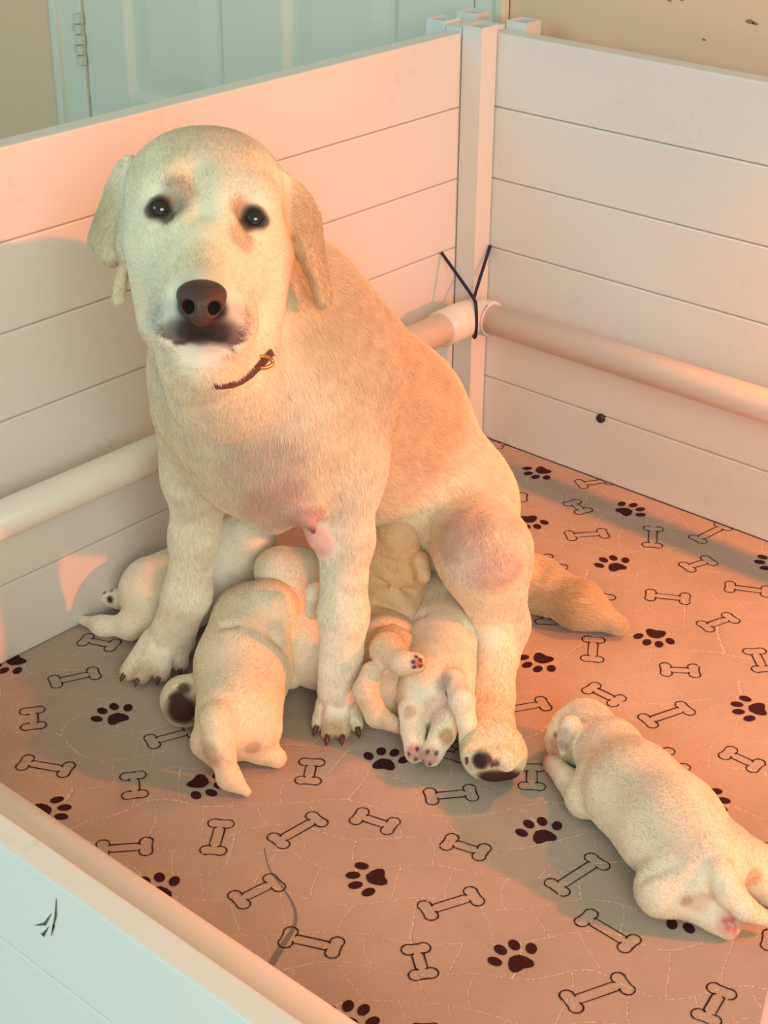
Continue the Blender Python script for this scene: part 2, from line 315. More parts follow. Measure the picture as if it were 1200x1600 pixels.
def paw(p, q):
    a = Qz(*p)[:2]; b = Qz(*q)[:2]; t = nrm(b-a); s = np.array([-t[1], t[0]]); a = (a+b)/2-t*.0105
    pad = [(.0105, 0), (.0095, .006), (.003, .0115), (-.005, .0145), (-.011, .013), (-.0125, .008), (-.0105, 0), (-.0125, -.008), (-.011, -.013), (-.005, -.0145), (.003, -.0115), (.0095, -.006)]
    mb.add([(*(a+t*x+s*y), zp) for x, y in pad], [tuple(range(12))], 1)
    for (x, y, an) in ((.012, .0225, .5), (.0245, .0085, .12), (.0245, -.0085, -.12), (.012, -.0225, -.5)):
        ax = t*math.cos(an)+s*math.sin(an); ay = np.array([-ax[1], ax[0]]); mb.add(ell(a+t*x+s*y, ax, ay, .0085, .0062), [tuple(range(18))], 1)
for bq in BONES: bone(*bq)
for pq in PAWS: paw(*pq)
# grey rubbed streak near the front edge
sp = [(413, 1325), (420, 1360), (445, 1390), (462, 1420), (463, 1445), (440, 1480), (428, 1500), (415, 1522)]; wd = [.0006, .0006, .0008, .0015, .002, .0035, .0045, .002]
P = [Qz(u, v)[:2] for u, v in sp]; V = []
for _ in range(2): P = [P[0]]+[q for a_, b_ in zip(P[:-1], P[1:]) for q in (a_*.75+b_*.25, a_*.25+b_*.75)]+[P[-1]]; wd = [wd[0]]+[q for a_, b_ in zip(wd[:-1], wd[1:]) for q in (a_*.75+b_*.25, a_*.25+b_*.75)]+[wd[-1]]
for i, p_ in enumerate(P):
    d = nrm(P[min(i+1, len(P)-1)]-P[max(i-1, 0)]); nn = np.array([-d[1], d[0]])*wd[i]; V += [(*(p_-nn), .0004), (*(p_+nn), .0004)]
mb.add(V, [(2*i, 2*i+1, 2*i+3, 2*i+2) for i in range(len(P)-1)], 2)
tag(mb.build('floor_mat', [M_mat, M_print, M_streak]), 'grey quilted floor mat printed with bones and paw prints', 'mat')

# ------------------------------------------------------------------ animal surfaces: smooth blended solids
def prim_cone(a, b, ra, rb, k=.02, flat=None, fs=1., flow=None):
    a = np.array(a, float); b = np.array(b, float); ba = b-a; L2 = ba@ba; c0 = (a+b)/2
    def f(P):
        if flat is not None:
            n = nrm(flat); P = P+((P-c0)@n)[..., None]*n*(fs-1)
        pa = P-a; t = np.clip((pa@ba)/L2, 0, 1); return np.linalg.norm(pa-t[..., None]*ba, axis=-1)-(ra+(rb-ra)*t)
    lo = np.minimum(a-ra, b-rb); hi = np.maximum(a+ra, b+rb)
    return dict(f=f, lo=lo, hi=hi, k=k, flow=nrm(ba) if flow is None else nrm(flow), op='u')
def prim_ell(c, rad, X=Rv, Y=Uv, k=.02, flow=(0, 0, -1)):
    c = np.array(c, float); X = nrm(X); Y = nrm(np.array(Y)-X*(np.array(Y)@X)); Z = np.cross(X, Y); B = np.stack([X, Y, Z], 1); rad = np.array(rad, float)
    def f(P):
        q = (P-c)@B; k0 = np.linalg.norm(q/rad, axis=-1); k1 = np.linalg.norm(q/rad**2, axis=-1)+1e-9; return k0*(k0-1)/k1
    m = rad.max(); return dict(f=f, lo=c-m, hi=c+m, k=k, flow=nrm(flow), op='u')
def prim_poly(uv, c, n, t, rnd, k=.01, flow=(0, 0, -1), bend=0.):
    c = np.array(c, float); n = nrm(n); X = nrm(np.cross(n, (0, 0, 1))); Y = np.cross(X, n)
    P3 = [CAM+ray(u, v)*(((c-CAM)@n)/(ray(u, v)@n)) for u, v in uv]; pl = np.array([[(p-c)@X, (p-c)@Y] for p in P3])
    def f(P):
        q = P-c; x = q@X; y = q@Y; h = q@n-bend*x*x; d = np.full(x.shape, 1e9); s_ = np.ones(x.shape)
        for i in range(len(pl)):
            a = pl[i]; b = pl[i-1]; ex, ey = b-a; wx = x-a[0]; wy = y-a[1]; tt = np.clip((wx*ex+wy*ey)/(ex*ex+ey*ey), 0, 1)
            d = np.minimum(d, (wx-ex*tt)**2+(wy-ey*tt)**2); c1 = y >= a[1]; c2 = y < b[1]; c3 = ex*wy > ey*wx
            fl = (c1 & c2 & c3) | (~c1 & ~c2 & ~c3); s_ = np.where(fl, -s_, s_)
        d = s_*np.sqrt(d)+rnd; hh_ = np.abs(h)-t
        return np.sqrt(np.maximum(d, 0)**2+np.maximum(hh_, 0)**2)+np.minimum(np.maximum(d, hh_), 0)-rnd
    P3 = np.array(P3); return dict(f=f, lo=P3.min(0)-.02, hi=P3.max(0)+.02, k=k, flow=nrm(flow), op='u')
def sub(p, k=.006): p = dict(p); p['op'] = 's'; p['k'] = k; return p
def smin(a, b, k):
    h = np.maximum(k-np.abs(a-b), 0)/k; return np.minimum(a, b)-h*h*k*.25
def evalp(prims, P):
    d = np.full(P.shape[:-1], 1.)
    for p in prims:
        v = p['f'](P); d = smin(d, v, p['k']) if p['op'] == 'u' else -smin(-d, v, p['k'])
    return d
def hit(prims, u, v, D0=1.3, D1=2.6):
    """where the sight line through (u,v) meets the solid"""
    r = ray(u, v); D = D0
    for _ in range(200):
        d = float(evalp(prims, (CAM+r*D)[None])[0])
        if d < .0003: break
        D += max(d*.7, .0003)
        if D > D1: D = D1; break
    return CAM+r*D
def surface(prims, h):
    lo = np.min([p['lo'] for p in prims if p['op'] == 'u'], 0)-3*h-.01; hi = np.max([p['hi'] for p in prims if p['op'] == 'u'], 0)+3*h+.01
    n = np.ceil((hi-lo)/h).astype(int)+1; G = np.full(n, .2, np.float32)
    ax = [lo[i]+h*np.arange(n[i]) for i in range(3)]
    for p in prims:
        m = p['k']+2*h; i0 = np.maximum(((p['lo']-m-lo)/h).astype(int), 0); i1 = np.minimum(np.ceil((p['hi']+m-lo)/h).astype(int)+1, n)
        sl = tuple(slice(i0[i], i1[i]) for i in range(3)); X = np.stack(np.meshgrid(*[ax[i][sl[i]] for i in range(3)], indexing='ij'), -1)
        v = p['f'](X); g = G[sl]; G[sl] = smin(g, v, p['k']) if p['op'] == 'u' else -smin(-g, v, p['k'])
    ins = G < 0
    c = [slice(0, -1), slice(1, None)]
    cnt = sum(ins[c[i], c[j], c[k_]].astype(np.int8) for i in (0, 1) for j in (0, 1) for k_ in (0, 1))
    act = (cnt > 0) & (cnt < 8); idx = np.argwhere(act); N = len(idx); vid = np.full(act.shape, -1, np.int64); vid[act] = np.arange(N)
    vid[tuple(idx.T)] = np.arange(N)
    acc = np.zeros((N, 3)); num = np.zeros(N)
    cor = [(i, j, k_) for i in (0, 1) for j in (0, 1) for k_ in (0, 1)]
    val = {q: G[idx[:, 0]+q[0], idx[:, 1]+q[1], idx[:, 2]+q[2]] for q in cor}
    for q in cor:
        for a in range(3):
            if q[a] == 0:
                q2 = list(q); q2[a] = 1; q2 = tuple(q2); A = val[q]; B = val[q2]; m = (A < 0) != (B < 0)
                t = np.where(m, A/np.where(m, A-B, 1), 0); pt = np.tile(np.array(q, float), (N, 1)); pt[:, a] += t
                acc += pt*m[:, None]; num += m
    V = lo+h*(idx+acc/num[:, None])
    Fq = []
    for a in range(3):
        b, c_ = (a+1) % 3, (a+2) % 3
        s0 = [slice(None)]*3; s1 = [slice(None)]*3; s0[a] = slice(0, -1); s1[a] = slice(1, None)
        ch = ins[tuple(s0)] != ins[tuple(s1)]; e = np.argwhere(ch)
        e = e[(e[:, b] > 0) & (e[:, c_] > 0) & (e[:, b] < n[b]-1) & (e[:, c_] < n[c_]-1)]
        def vv(db, dc): q = e.copy(); q[:, b] -= db; q[:, c_] -= dc; return vid[q[:, 0], q[:, 1], q[:, 2]]
        quad = np.stack([vv(1, 1), vv(0, 1), vv(0, 0), vv(1, 0)], 1); flip = ~ins[e[:, 0], e[:, 1], e[:, 2]]
        quad[flip] = quad[flip][:, ::-1]; Fq.append(quad)
    Fq = np.concatenate(Fq); Fq = Fq[(Fq >= 0).all(1)]
    # relax a little
    E2 = np.concatenate([Fq[:, [0, 1]], Fq[:, [1, 2]], Fq[:, [2, 3]], Fq[:, [3, 0]]])
    for _ in range(2):
        sm = np.zeros_like(V); ct = np.zeros(N)
        for i in range(3): sm[:, i] = np.bincount(E2[:, 0], V[E2[:, 1], i], N)+np.bincount(E2[:, 1], V[E2[:, 0], i], N)
        ct = np.bincount(E2[:, 0], minlength=N)+np.bincount(E2[:, 1], minlength=N); V = V*.5+.5*sm/np.maximum(ct, 1)[:, None]
    return V, Fq
def noise3(P, s, seed=0):
    rs = np.random.RandomState(seed); o = np.zeros(len(P))
    for i in range(6): d = rs.randn(3)*s; o += np.sin(P@d+rs.rand()*6.28)
    return o/6
def colors(P, base, blobs, seed=0):
    c = np.tile(np.array(base, float), (len(P), 1)); c *= (1+.05*noise3(P, 18, seed)+.03*noise3(P, 90, seed+1))[:, None]
    for (ctr, r, colr, st) in blobs:
        ctr = np.array(ctr, float)
        if ctr.ndim == 2:
            ba = ctr[1]-ctr[0]; t = np.clip(((P-ctr[0])@ba)/(ba@ba), 0, 1); d = np.linalg.norm(P-ctr[0]-t[:, None]*ba, axis=1)/r
        else: d = np.linalg.norm(P-ctr, axis=1)/r
        w = np.clip((1-d)/.55, 0, 1); w = w*w*(3-2*w)*st; c = c*(1-w[:, None])+np.array(colr)*w[:, None]
    return c
def skinmat(name, rough=.6):
    m = newmat(name, (.8, .7, .6), rough, .25); a = nd(m, 'ShaderNodeAttribute'); a.attribute_name = 'Col'; lk(m, a.outputs['Color'], m.node_tree.nodes['Principled BSDF'].inputs['Base Color']); return m
M_skin = skinmat('short_coat_skin', .75); M_fur = skinmat('short_coat_fur', .62)
M_fur.node_tree.nodes['Principled BSDF'].inputs['Sheen Weight'].default_value = .08
FURN = 1.0
def animal(name, prims, h, base, blobs, parent, furlen, nfur, bald=(), seed=0, rad=.00028, lift=.32, part='body'):
    V, Fq = surface(prims, h)
    V[:, 2] = np.maximum(V[:, 2], .0012)
    me = bpy.data.meshes.new(part); me.vertices.add(len(V)); me.vertices.foreach_set('co', V.ravel())
    me.loops.add(Fq.size); me.loops.foreach_set('vertex_index', Fq.ravel().astype(np.int32)); me.polygons.add(len(Fq))
    me.polygons.foreach_set('loop_start', np.arange(0, Fq.size, 4, dtype=np.int32)); me.polygons.foreach_set('loop_total', np.full(len(Fq), 4, np.int32))
    me.update(calc_edges=True); me.validate(); me.polygons.foreach_set('use_smooth', np.ones(len(me.polygons), bool)); me.materials.append(M_skin)
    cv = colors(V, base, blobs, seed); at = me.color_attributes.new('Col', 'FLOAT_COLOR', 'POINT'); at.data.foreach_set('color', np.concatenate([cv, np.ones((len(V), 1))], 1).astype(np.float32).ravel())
    o = bpy.data.objects.new(part, me); COL.objects.link(o); o.parent = parent; o.matrix_parent_inverse = parent.matrix_world.inverted()
    # vertex normals
    fn = np.cross(V[Fq[:, 2]]-V[Fq[:, 0]], V[Fq[:, 3]]-V[Fq[:, 1]]); vn = np.zeros_like(V)
    for j in range(4):
        for i in range(3): vn[:, i] += np.bincount(Fq[:, j], fn[:, i], len(V))
    vn /= np.linalg.norm(vn, axis=1)[:, None]+1e-12
    # growth direction of the coat
    fl = np.zeros_like(V)
    for p in prims:
        if p['op'] == 'u': w = np.exp(-np.maximum(p['f'](V), -.01)/.016); fl += w[:, None]*p['flow']
    fl /= np.linalg.norm(fl, axis=1)[:, None]+1e-9
    ln = np.full(len(V), 1.)
    for (ctr, r, s_) in bald:
        d = np.linalg.norm(V-np.array(ctr), axis=1)/r; ln *= 1-(1-s_)*np.clip((1.25-d)/.35, 0, 1)
    rs = np.random.RandomState(seed+7); area_ = np.linalg.norm(fn, axis=1)*.5; area_ = area_*(V[Fq].mean(1)[:, 2] > .003)
    n = int(nfur*FURN); fi = rs.choice(len(Fq), n, p=area_/area_.sum()); a, b = rs.rand(n, 1), rs.rand(n, 1)
    q = Fq[fi]
    def itp(A): return (A[q[:, 0]]*(1-a)+A[q[:, 1]]*a)*(1-b)+(A[q[:, 3]]*(1-a)+A[q[:, 2]]*a)*b
    p0 = itp(V); nn = itp(vn); ff = itp(fl); LL = itp(ln[:, None])[:, 0]; cc = colors(p0, base, blobs, seed)
    nn /= np.linalg.norm(nn, axis=1)[:, None]+1e-9
    keep = LL > .12; p0, nn, ff, LL, cc = p0[keep], nn[keep], ff[keep], LL[keep], cc[keep]; n = len(p0)
    # gentle whorls in the lie of the coat
    ff = ff+.20*np.stack([noise3(p0, 30, seed+11+i) for i in range(3)], 1)+.12*rs.randn(n, 3)
    ff -= nn*(ff*nn).sum(1)[:, None]; ff /= np.linalg.norm(ff, axis=1)[:, None]+1e-9
    fll = furlen(p0) if callable(furlen) else furlen
    L = LL*fll*rs.uniform(.6, 1.15, n); lf = lift*rs.uniform(.6, 1.4, n)*(1+.35*noise3(p0, 45, seed+23))
    d0 = nrm_rows(ff+nn*(lf*1.6)[:, None]); d1 = nrm_rows(ff+nn*(lf*.35)[:, None])
    K = 4; pts = np.zeros((n, K, 3))
    for i in range(K):
        t = i/(K-1); pts[:, i] = p0-nn*.0006+L[:, None]*(d0*(t-t*t*.5)+d1*(t*t*.5))
    pts[..., 2] = np.maximum(pts[..., 2], .0008)
    hc = bpy.data.hair_curves.new('coat'); hc.add_curves([K]*n)
    hc.attributes['position'].data.foreach_set('vector', pts.astype(np.float32).ravel())
    ra = hc.attributes.get('radius') or hc.attributes.new('radius', 'FLOAT', 'POINT'); rr_ = rad*np.array([1, .9, .65, .2]); ra.data.foreach_set('value', np.tile(rr_, n).astype(np.float32))
    cc = cc*(rs.uniform(.76, 1.1, (n, 1))+.10*noise3(p0*np.array([1, 1, 1]), 140, seed+31)[:, None]); ca = hc.attributes.new('Col', 'FLOAT_COLOR', 'CURVE'); ca.data.foreach_set('color', np.concatenate([np.clip(cc, 0, 1), np.ones((n, 1))], 1).astype(np.float32).ravel())
    hc.materials.append(M_fur); oc = bpy.data.objects.new('coat', hc); COL.objects.link(oc); oc.parent = parent; oc.matrix_parent_inverse = parent.matrix_world.inverted(); oc['kind'] = 'stuff'
    return o
def nrm_rows(A): return A/(np.linalg.norm(A, axis=1)[:, None]+1e-9)
def solid(name, prims, h, mat, parent):
    V, Fq = surface(prims, h); return mesh(name, V, Fq, mat, parent, True)
def claw(p, d, L, r, parent):
    d = nrm(d); mb = MB(); p = np.array(p); dn = np.array([0, 0, -1.])
    mb.tube([p-d*L*.3, p, p+d*L*.45+dn*L*.1, p+d*L*.8+dn*L*.32, p+d*L+dn*L*.55], [r*.8, r, r*.85, r*.5, r*.12], 10); mb.build('claw', M_claw, parent, True)
M_claw = newmat('horn_brown', (.13, .045, .03), .35)
M_eye = newmat('eye_brown', (.025, .012, .008), .06, .8)
M_nose = newmat('nose_leather', (.075, .034, .028), .42, .5)
def _nose():
    b = M_nose.node_tree.nodes['Principled BSDF']; g = nd(M_nose, 'ShaderNodeNewGeometry'); v = nd(M_nose, 'ShaderNodeTexVoronoi'); v.inputs['Scale'].default_value = 900; lk(M_nose, g.outputs['Position'], v.inputs['Vector'])
    bu = nd(M_nose, 'ShaderNodeBump'); bu.inputs['Strength'].default_value = .5; bu.inputs['Distance'].default_value = .0006; lk(M_nose, v.outputs['Distance'], bu.inputs['Height']); lk(M_nose, bu.outputs[0], b.inputs['Normal'])
_nose()
C = prim_cone; E = prim_ell
DN = (0, 0, -1)

# ------------------------------------------------------------------ the mother
mroot = empty('labrador_dog', tuple(Qz(560, 1010)))
tag(mroot, 'large cream labrador sitting on the mat, facing the camera', 'dog')
hd = []   # head
bk = (.35, .25, .1)      # towards the back of the skull
hb = np.array([.5, .55, .1])
hd += [E(Q(322, 303, 1.77), (.088, .071, .09), k=.02, flow=(.5, .5, .55)),
       C(Q(258, 385, 1.745), Q(270, 500, 1.765), .044, .038, k=.035, flow=(.2, .5, -.6)), C(Q(398, 398, 1.742), Q(378, 525, 1.765), .042, .040, k=.035, flow=(.6, -.1, -.6)),
       E(Q(322, 350, 1.715), (.056, .05, .05), k=.04, flow=hb+(0, 0, .5)),
       C(Q(316, 468, 1.628), Q(322, 370, 1.70), .036, .048, k=.03, flow=hb+(0, 0, .4)),
       C(Q(284, 492, 1.648), Q(276, 410, 1.71), .030, .034, k=.03, flow=hb), C(Q(348, 498, 1.648), Q(366, 415, 1.71), .030, .034, k=.03, flow=hb),
       E(Q(279, 505, 1.636), (.029, .026, .034), k=.02, flow=hb-(.1, -.3, .6)), E(Q(351, 511, 1.636), (.030, .027, .034), k=.02, flow=hb-(-.3, .2, .6)),
       E(Q(314, 500, 1.622), (.026, .024, .028), k=.015, flow=hb),
       C(Q(316, 556, 1.655), Q(325, 530, 1.75), .031, .05, k=.012, flow=hb-(0, 0, .5)),
       E(Q(262, 293, 1.70), (.024, .014, .02), k=.03, flow=(.3, .5, .5)), E(Q(392, 303, 1.70), (.024, .014, .02), k=.03, flow=(.5, .2, .5)),
       C(Q(318, 560, 1.70), Q(345, 600, 1.78), .045, .06, k=.03, flow=DN)]
sk0 = list(hd)
eyeL = hit(sk0, 250, 325); eyeR = hit(sk0, 397, 340)
for c_, du, dv in ((eyeL, 250, 325), (eyeR, 397, 340)):
    hd += [sub(E(c_, (.019, .014, .007)), .016)]
    D_ = float((c_-CAM)@Fv)+.003
    g_ = 1 if du < 300 else -1      # outer corner side
    up = [(-21*g_, 6), (-12*g_, -8), (2*g_, -12), (14*g_, -7), (23*g_, 6)]; lo_ = [(-21*g_, 6), (-10*g_, 15), (3*g_, 18), (14*g_, 14), (23*g_, 7)]
    for arc in (up, lo_):
        for (x0, y0), (x1, y1) in zip(arc[:-1], arc[1:]): hd += [C(Q(du+x0, dv+y0, D_+.002*(abs(x0) > 15)), Q(du+x1, dv+y1, D_+.002*(abs(x1) > 15)), .0042, .0042, k=.007, flow=(.3, .3, .5))]
hd += [sub(C(hit(sk0, 305, 262), hit(sk0, 312, 325), .003, .002), .03)]
for (u0, v0, u1, v1) in ((250, 528, 268, 538), (268, 538, 292, 537), (292, 537, 311, 528), (311, 528, 332, 537), (332, 537, 356, 545), (356, 545, 376, 540)):
    hd += [sub(C(hit(sk0, u0, v0), hit(sk0, u1, v1), .003, .003), .006)]
# ears
hd += [prim_poly([(204, 240), (184, 256), (166, 284), (150, 318), (122, 362), (126, 374), (146, 392), (174, 418), (190, 408), (200, 340), (206, 280)], Q(190, 330, 1.778), Fv+.6*Rv, .003, .005, k=.012, flow=(-.25, .1, -1), bend=8),
       prim_poly([(204, 290), (194, 325), (184, 350), (180, 385), (188, 416), (181, 425), (175, 452), (175, 472), (185, 481), (196, 474), (198, 440), (204, 420), (200, 380), (206, 330)], Q(188, 400, 1.768), Fv-.2*Rv, .0035, .004, k=.006, flow=DN)]
hd += [prim_poly([(444, 272), (462, 282), (484, 304), (502, 334), (505, 385), (511, 430), (517, 462), (512, 478), (503, 483), (494, 470), (487, 442), (474, 418), (460, 395), (450, 340)], Q(462, 330, 1.768), Fv-.8*Rv, .0035, .005, k=.012, flow=(.1, -.1, -1), bend=6),
       sub(C(Q(462, 385, 1.762), Q(468, 440, 1.772), .006, .009), .01)]
bd = [C(Q(348, 455, 1.84), Q(400, 590, 1.93), .078, .112, k=.03, flow=DN),
      C(Q(400, 590, 1.92), Q(425, 690, 1.985), .112, .092, k=.06, flow=(.0, .1, -1)),
      E(Q(430, 722, 1.97), (.080, .058, .08), k=.05, flow=(.2, .1, -1)),
      C(Q(450, 492, 1.96), Q(592, 668, 2.20), .098, .112, k=.06, flow=(.8, -.1, -.6)),
      C(Q(592, 668, 2.20), Q(686, 800, 2.31), .112, .094, k=.05, flow=(.8, -.1, -.6)),
      C(Q(500, 690, 2.06), Q(630, 725, 2.22), .090, .080, k=.05, flow=(.7, 0, -.7)),
      C(Q(690, 800, 2.29), Q(735, 868, 2.33), .09, .068, k=.05, flow=(.5, -.1, -.8)),
      # right shoulder and foreleg (left in view)
      C(Q(318, 640, 2.00), Q(312, 735, 2.05), .060, .044, k=.04, flow=DN), C(Q(312, 735, 2.05), Q(304, 840, 2.105), .039, .029, k=.03, flow=DN),
      C(Q(304, 840, 2.105), Q(292, 930, 2.155), .029, .0275, k=.02, flow=DN), C(Q(292, 930, 2.155), Qz(268, 995, .045), .029, .030, k=.02, flow=DN),
      E(Qz(262, 1000, .030), (.034, .024, .028), k=.015, flow=(-.8, .2, -.3)),
      # left shoulder and foreleg (right in view)
      C(Q(515, 610, 1.97), Q(535, 730, 1.985), .078, .046, k=.04, flow=DN), C(Q(535, 730, 1.985), Q(539, 840, 2.01), .042, .0315, k=.03, flow=DN),
      C(Q(539, 840, 2.01), Q(537, 960, 2.045), .0315, .027, k=.02, flow=DN), C(Q(537, 960, 2.045), Qz(530, 1075, .055), .028, .027, k=.02, flow=DN),
      E(Qz(530, 1080, .030), (.028, .022, .024), k=.012, flow=(-.6, -.5, -.5)),
      # left hind leg
      C(Q(712, 790, 2.23), Q(755, 862, 2.11), .080, .055, k=.05, flow=(0, -.3, -1)), C(Q(755, 865, 2.09), Q(782, 975, 2.17), .058, .033, k=.03, flow=(.3, 0, -1)),
      C(Q(782, 975, 2.17), Qz(768, 1090, .035), .033, .025, k=.02, flow=(-.7, -.6, -.3)), C(Qz(768, 1090, .035), Qz(765, 1155, .036), .026, .034, k=.02, flow=(-.7, -.6, -.3)),
      E(Qz(772, 1178, .036), (.040, .034, .034), k=.02, flow=(-.7, -.6, -.2)),
      # right hind leg, lying under the puppies
      C(Q(640, 850, 2.36), Qz(470, 1000, .045), .07, .034, k=.03, flow=(-.8, .2, 0)), C(Qz(470, 1000, .04), Qz(330, 1075, .035), .034, .027, k=.02, flow=(-1, .2, 0)),
      E(Qz(290, 1095, .034), (.032, .033, .03), k=.02, flow=(-1, 0, 0)),
      # tail
      C(Q(745, 880, 2.36), Qz(835, 912, .038), .05, .036, k=.03, flow=(.2, -.6, 0)), C(Qz(835, 912, .038), Qz(905, 945, .034), .037, .031, k=.02, flow=(.2, -.6, 0)), C(Qz(905, 945, .034), Qz(962, 975, .018), .030, .014, k=.02, flow=(.1, -.6, 0))]
# teats
for (u, v, D, r) in ((474, 802, 1.935, .018), (497, 845, 1.99, .010), (425, 815, 1.955, .012)):
    bd += [E(Q(u, v-8, D), (r, r*1.1, r), k=.03, flow=DN)]
bd += [C(Q(479, 798, 1.925), Q(489, 828, 1.925), .012, .0042, k=.012, flow=DN)]
# toes of the two forepaws
def toes(pts, r0, r1, k=.008):
    return [C(Qz(a, b, za), Qz(c, d, zc), r0, r1, k=k, flow=(-.6, -.4, -.4)) for (a, b, za, c, d, zc) in pts]
TL = [(236, 998, .040, 202, 1048, .014), (246, 1000, .044, 222, 1054, .014), (262, 1002, .046, 252, 1050, .015), (280, 1000, .042, 281, 1034, .015)]
TR = [(511, 1082, .044, 499, 1128, .013), (521, 1086, .048, 514, 1142, .013), (536, 1086, .048, 535, 1142, .013), (548, 1082, .044, 556, 1130, .013)]
bd += toes(TL, .0130, .0118, .003)+toes(TR, .0102, .0095, .002)
HT = [(748, 1168, .05, 738, 1178, .05), (760, 1185, .055, 752, 1188, .05), (785, 1180, .055, 792, 1190, .05), (790, 1190, .03, 796, 1200, .02)]
bd += toes(HT, .014, .013)
mp = hd+bd
# throat groove behind the jaw
cream = (.94, .85, .66)
def hh(u, v): return hit(mp, u, v)
tan = (.62, .46, .27); dk = (.07, .045, .035); pink = (.70, .38, .33)
paleleg = (.98, .93, .80)
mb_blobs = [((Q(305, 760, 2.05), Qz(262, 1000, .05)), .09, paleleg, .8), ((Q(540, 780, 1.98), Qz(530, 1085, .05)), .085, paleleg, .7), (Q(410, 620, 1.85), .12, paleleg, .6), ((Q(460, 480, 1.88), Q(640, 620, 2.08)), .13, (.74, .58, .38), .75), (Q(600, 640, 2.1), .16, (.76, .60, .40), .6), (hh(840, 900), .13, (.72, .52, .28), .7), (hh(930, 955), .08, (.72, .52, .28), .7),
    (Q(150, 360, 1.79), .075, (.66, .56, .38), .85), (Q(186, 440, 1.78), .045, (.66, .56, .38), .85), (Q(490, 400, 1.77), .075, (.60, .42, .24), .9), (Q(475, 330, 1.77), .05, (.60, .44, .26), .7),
    (hh(330, 215), .07, (.72, .60, .44), .6), (hh(318, 400), .03, (.78, .62, .42), .5),
    (hh(278, 300), .026, (.42, .33, .22), .75), (hh(274, 330), .022, (.42, .34, .24), .6), (hh(372, 330), .02, (.45, .30, .18), .7), (hh(378, 372), .024, (.55, .38, .22), .6),
    (hh(262, 328), .024, (.30, .24, .17), .6), (hh(384, 342), .023, (.32, .22, .14), .6), (hh(236, 330), .012, dk, .9), (hh(262, 338), .013, dk, .8), (hh(410, 346), .012, dk, .9), (hh(384, 350), .012, dk, .8), (eyeL, .0175, dk, .97), (eyeR, .0170, dk, .97), (eyeL, .016, (.02, .012, .01), 1), (eyeR, .016, (.02, .012, .01), 1),
    (hh(316, 445), .036, (.50, .42, .34), .5), (hh(262, 500), .030, (.42, .41, .39), .6), (hh(368, 505), .030, (.46, .36, .30), .6), (hh(292, 520), .026, (.07, .055, .05), .9), (hh(340, 524), .027, (.07, .045, .04), .9), (hh(314, 518), .024, (.035, .02, .02), .97), (hh(272, 524), .020, (.16, .14, .14), .8), (hh(358, 528), .020, (.16, .10, .09), .8), ((hh(274, 536), hh(308, 531)), .0045, (.08, .04, .035), .9), ((hh(317, 531), hh(360, 542)), .0045, (.08, .04, .035), .9),
    (hh(330, 560), .03, (.84, .72, .64), .6),
    (hh(430, 790), .06, pink, .55), (Q(480, 815, 1.925), .036, (.58, .30, .27), .75), (Q(488, 832, 1.92), .012, (.35, .12, .12), .9), (Q(497, 848, 1.98), .03, (.80, .40, .36), .7), (hh(420, 730), .07, (.72, .55, .47), .5),
    (hh(778, 888), .050, (.66, .36, .32), .6), (hh(760, 850), .09, (.78, .58, .48), .55), (hh(720, 830), .05, (.74, .50, .40), .5),
    (hh(226, 1056), .028, (.62, .47, .28), .6), (hh(272, 1046), .022, (.62, .47, .28), .5), (hh(515, 1140), .022, (.62, .44, .26), .6), (hh(540, 1140), .022, (.62, .44, .26), .6)]
for (u, v, r, st) in ((786, 1217, .027, 1), (748, 1190, .018, 1), (760, 1186, .012, .9), (774, 1192, .009, .9), (284, 1112, .033, 1), (276, 1092, .016, 1), (290, 1074, .012, .9)):
    mb_blobs.append((hh(u, v), r, (.055, .025, .02), st))
mb_blobs.append(((hh(296, 520), hh(338, 524)), .019, (.03, .018, .016), .85)); mb_blobs.append(((hh(294, 478), hh(338, 482)), .017, (.012, .006, .006), 1)); mb_blobs.append(((hh(766, 1217), hh(798, 1219)), .0235, (.075, .03, .02), 1))
bald = [(hh(782, 1217), .03, 0.), (hh(316, 480), .036, .0), (eyeL, .0165, 0.), (eyeR, .0165, 0.), (hh(786, 1217), .022, 0.), (hh(748, 1190), .014, 0.), (hh(285, 1108), .02, 0.), (hh(312, 524), .030, .15), (hh(775, 890), .05, .75), (Q(480, 818, 1.925), .025, .45), (Q(497, 845, 1.98), .025, .3)]
headc = Q(320, 400, 1.72); ruff = Q(410, 680, 1.86)
def mfur(P):
    d = np.linalg.norm(P-headc, axis=1); L = .0050+.0065*np.clip((d-.10)/.10, 0, 1)+.004*np.exp(-((P-np.array(ruff))**2).sum(1)/.012)
    low = np.clip((.30-P[:, 2])/.15, 0, 1)*(P[:, 0] < -.6); return L*(1-.4*low)
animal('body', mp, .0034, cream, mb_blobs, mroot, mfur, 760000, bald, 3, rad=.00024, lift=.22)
# nose
nc = hit(sk0, 316, 468); nD = float((nc-CAM)@Fv)
def NQ(u, v, dz=0): return Q(u, v, nD+dz)
nose = [E(NQ(315, 459, .002), (.0245, .014, .016), k=.008), E(NQ(315, 478, -.001), (.021, .013, .017), k=.012), E(NQ(314, 495, .002), (.010, .010, .012), k=.012),
        sub(C(NQ(291, 480, -.018), NQ(299, 478, .003), .0072, .006), .004), sub(C(NQ(338, 483, -.018), NQ(331, 480, .003), .0072, .006), .004),
        sub(C(NQ(285, 489, -.015), NQ(293, 481, -.016), .0026, .004), .003), sub(C(NQ(345, 491, -.015), NQ(337, 483, -.016), .0026, .004), .003), sub(C(NQ(314, 480, -.0185), NQ(313, 512, -.014), .0012, .0016), .003)]
nose_in = E(NQ(314, 478, .018), (.020, .014, .012), k=.004)
solid('nose', nose+[nose_in], .0012, M_nose, mroot)
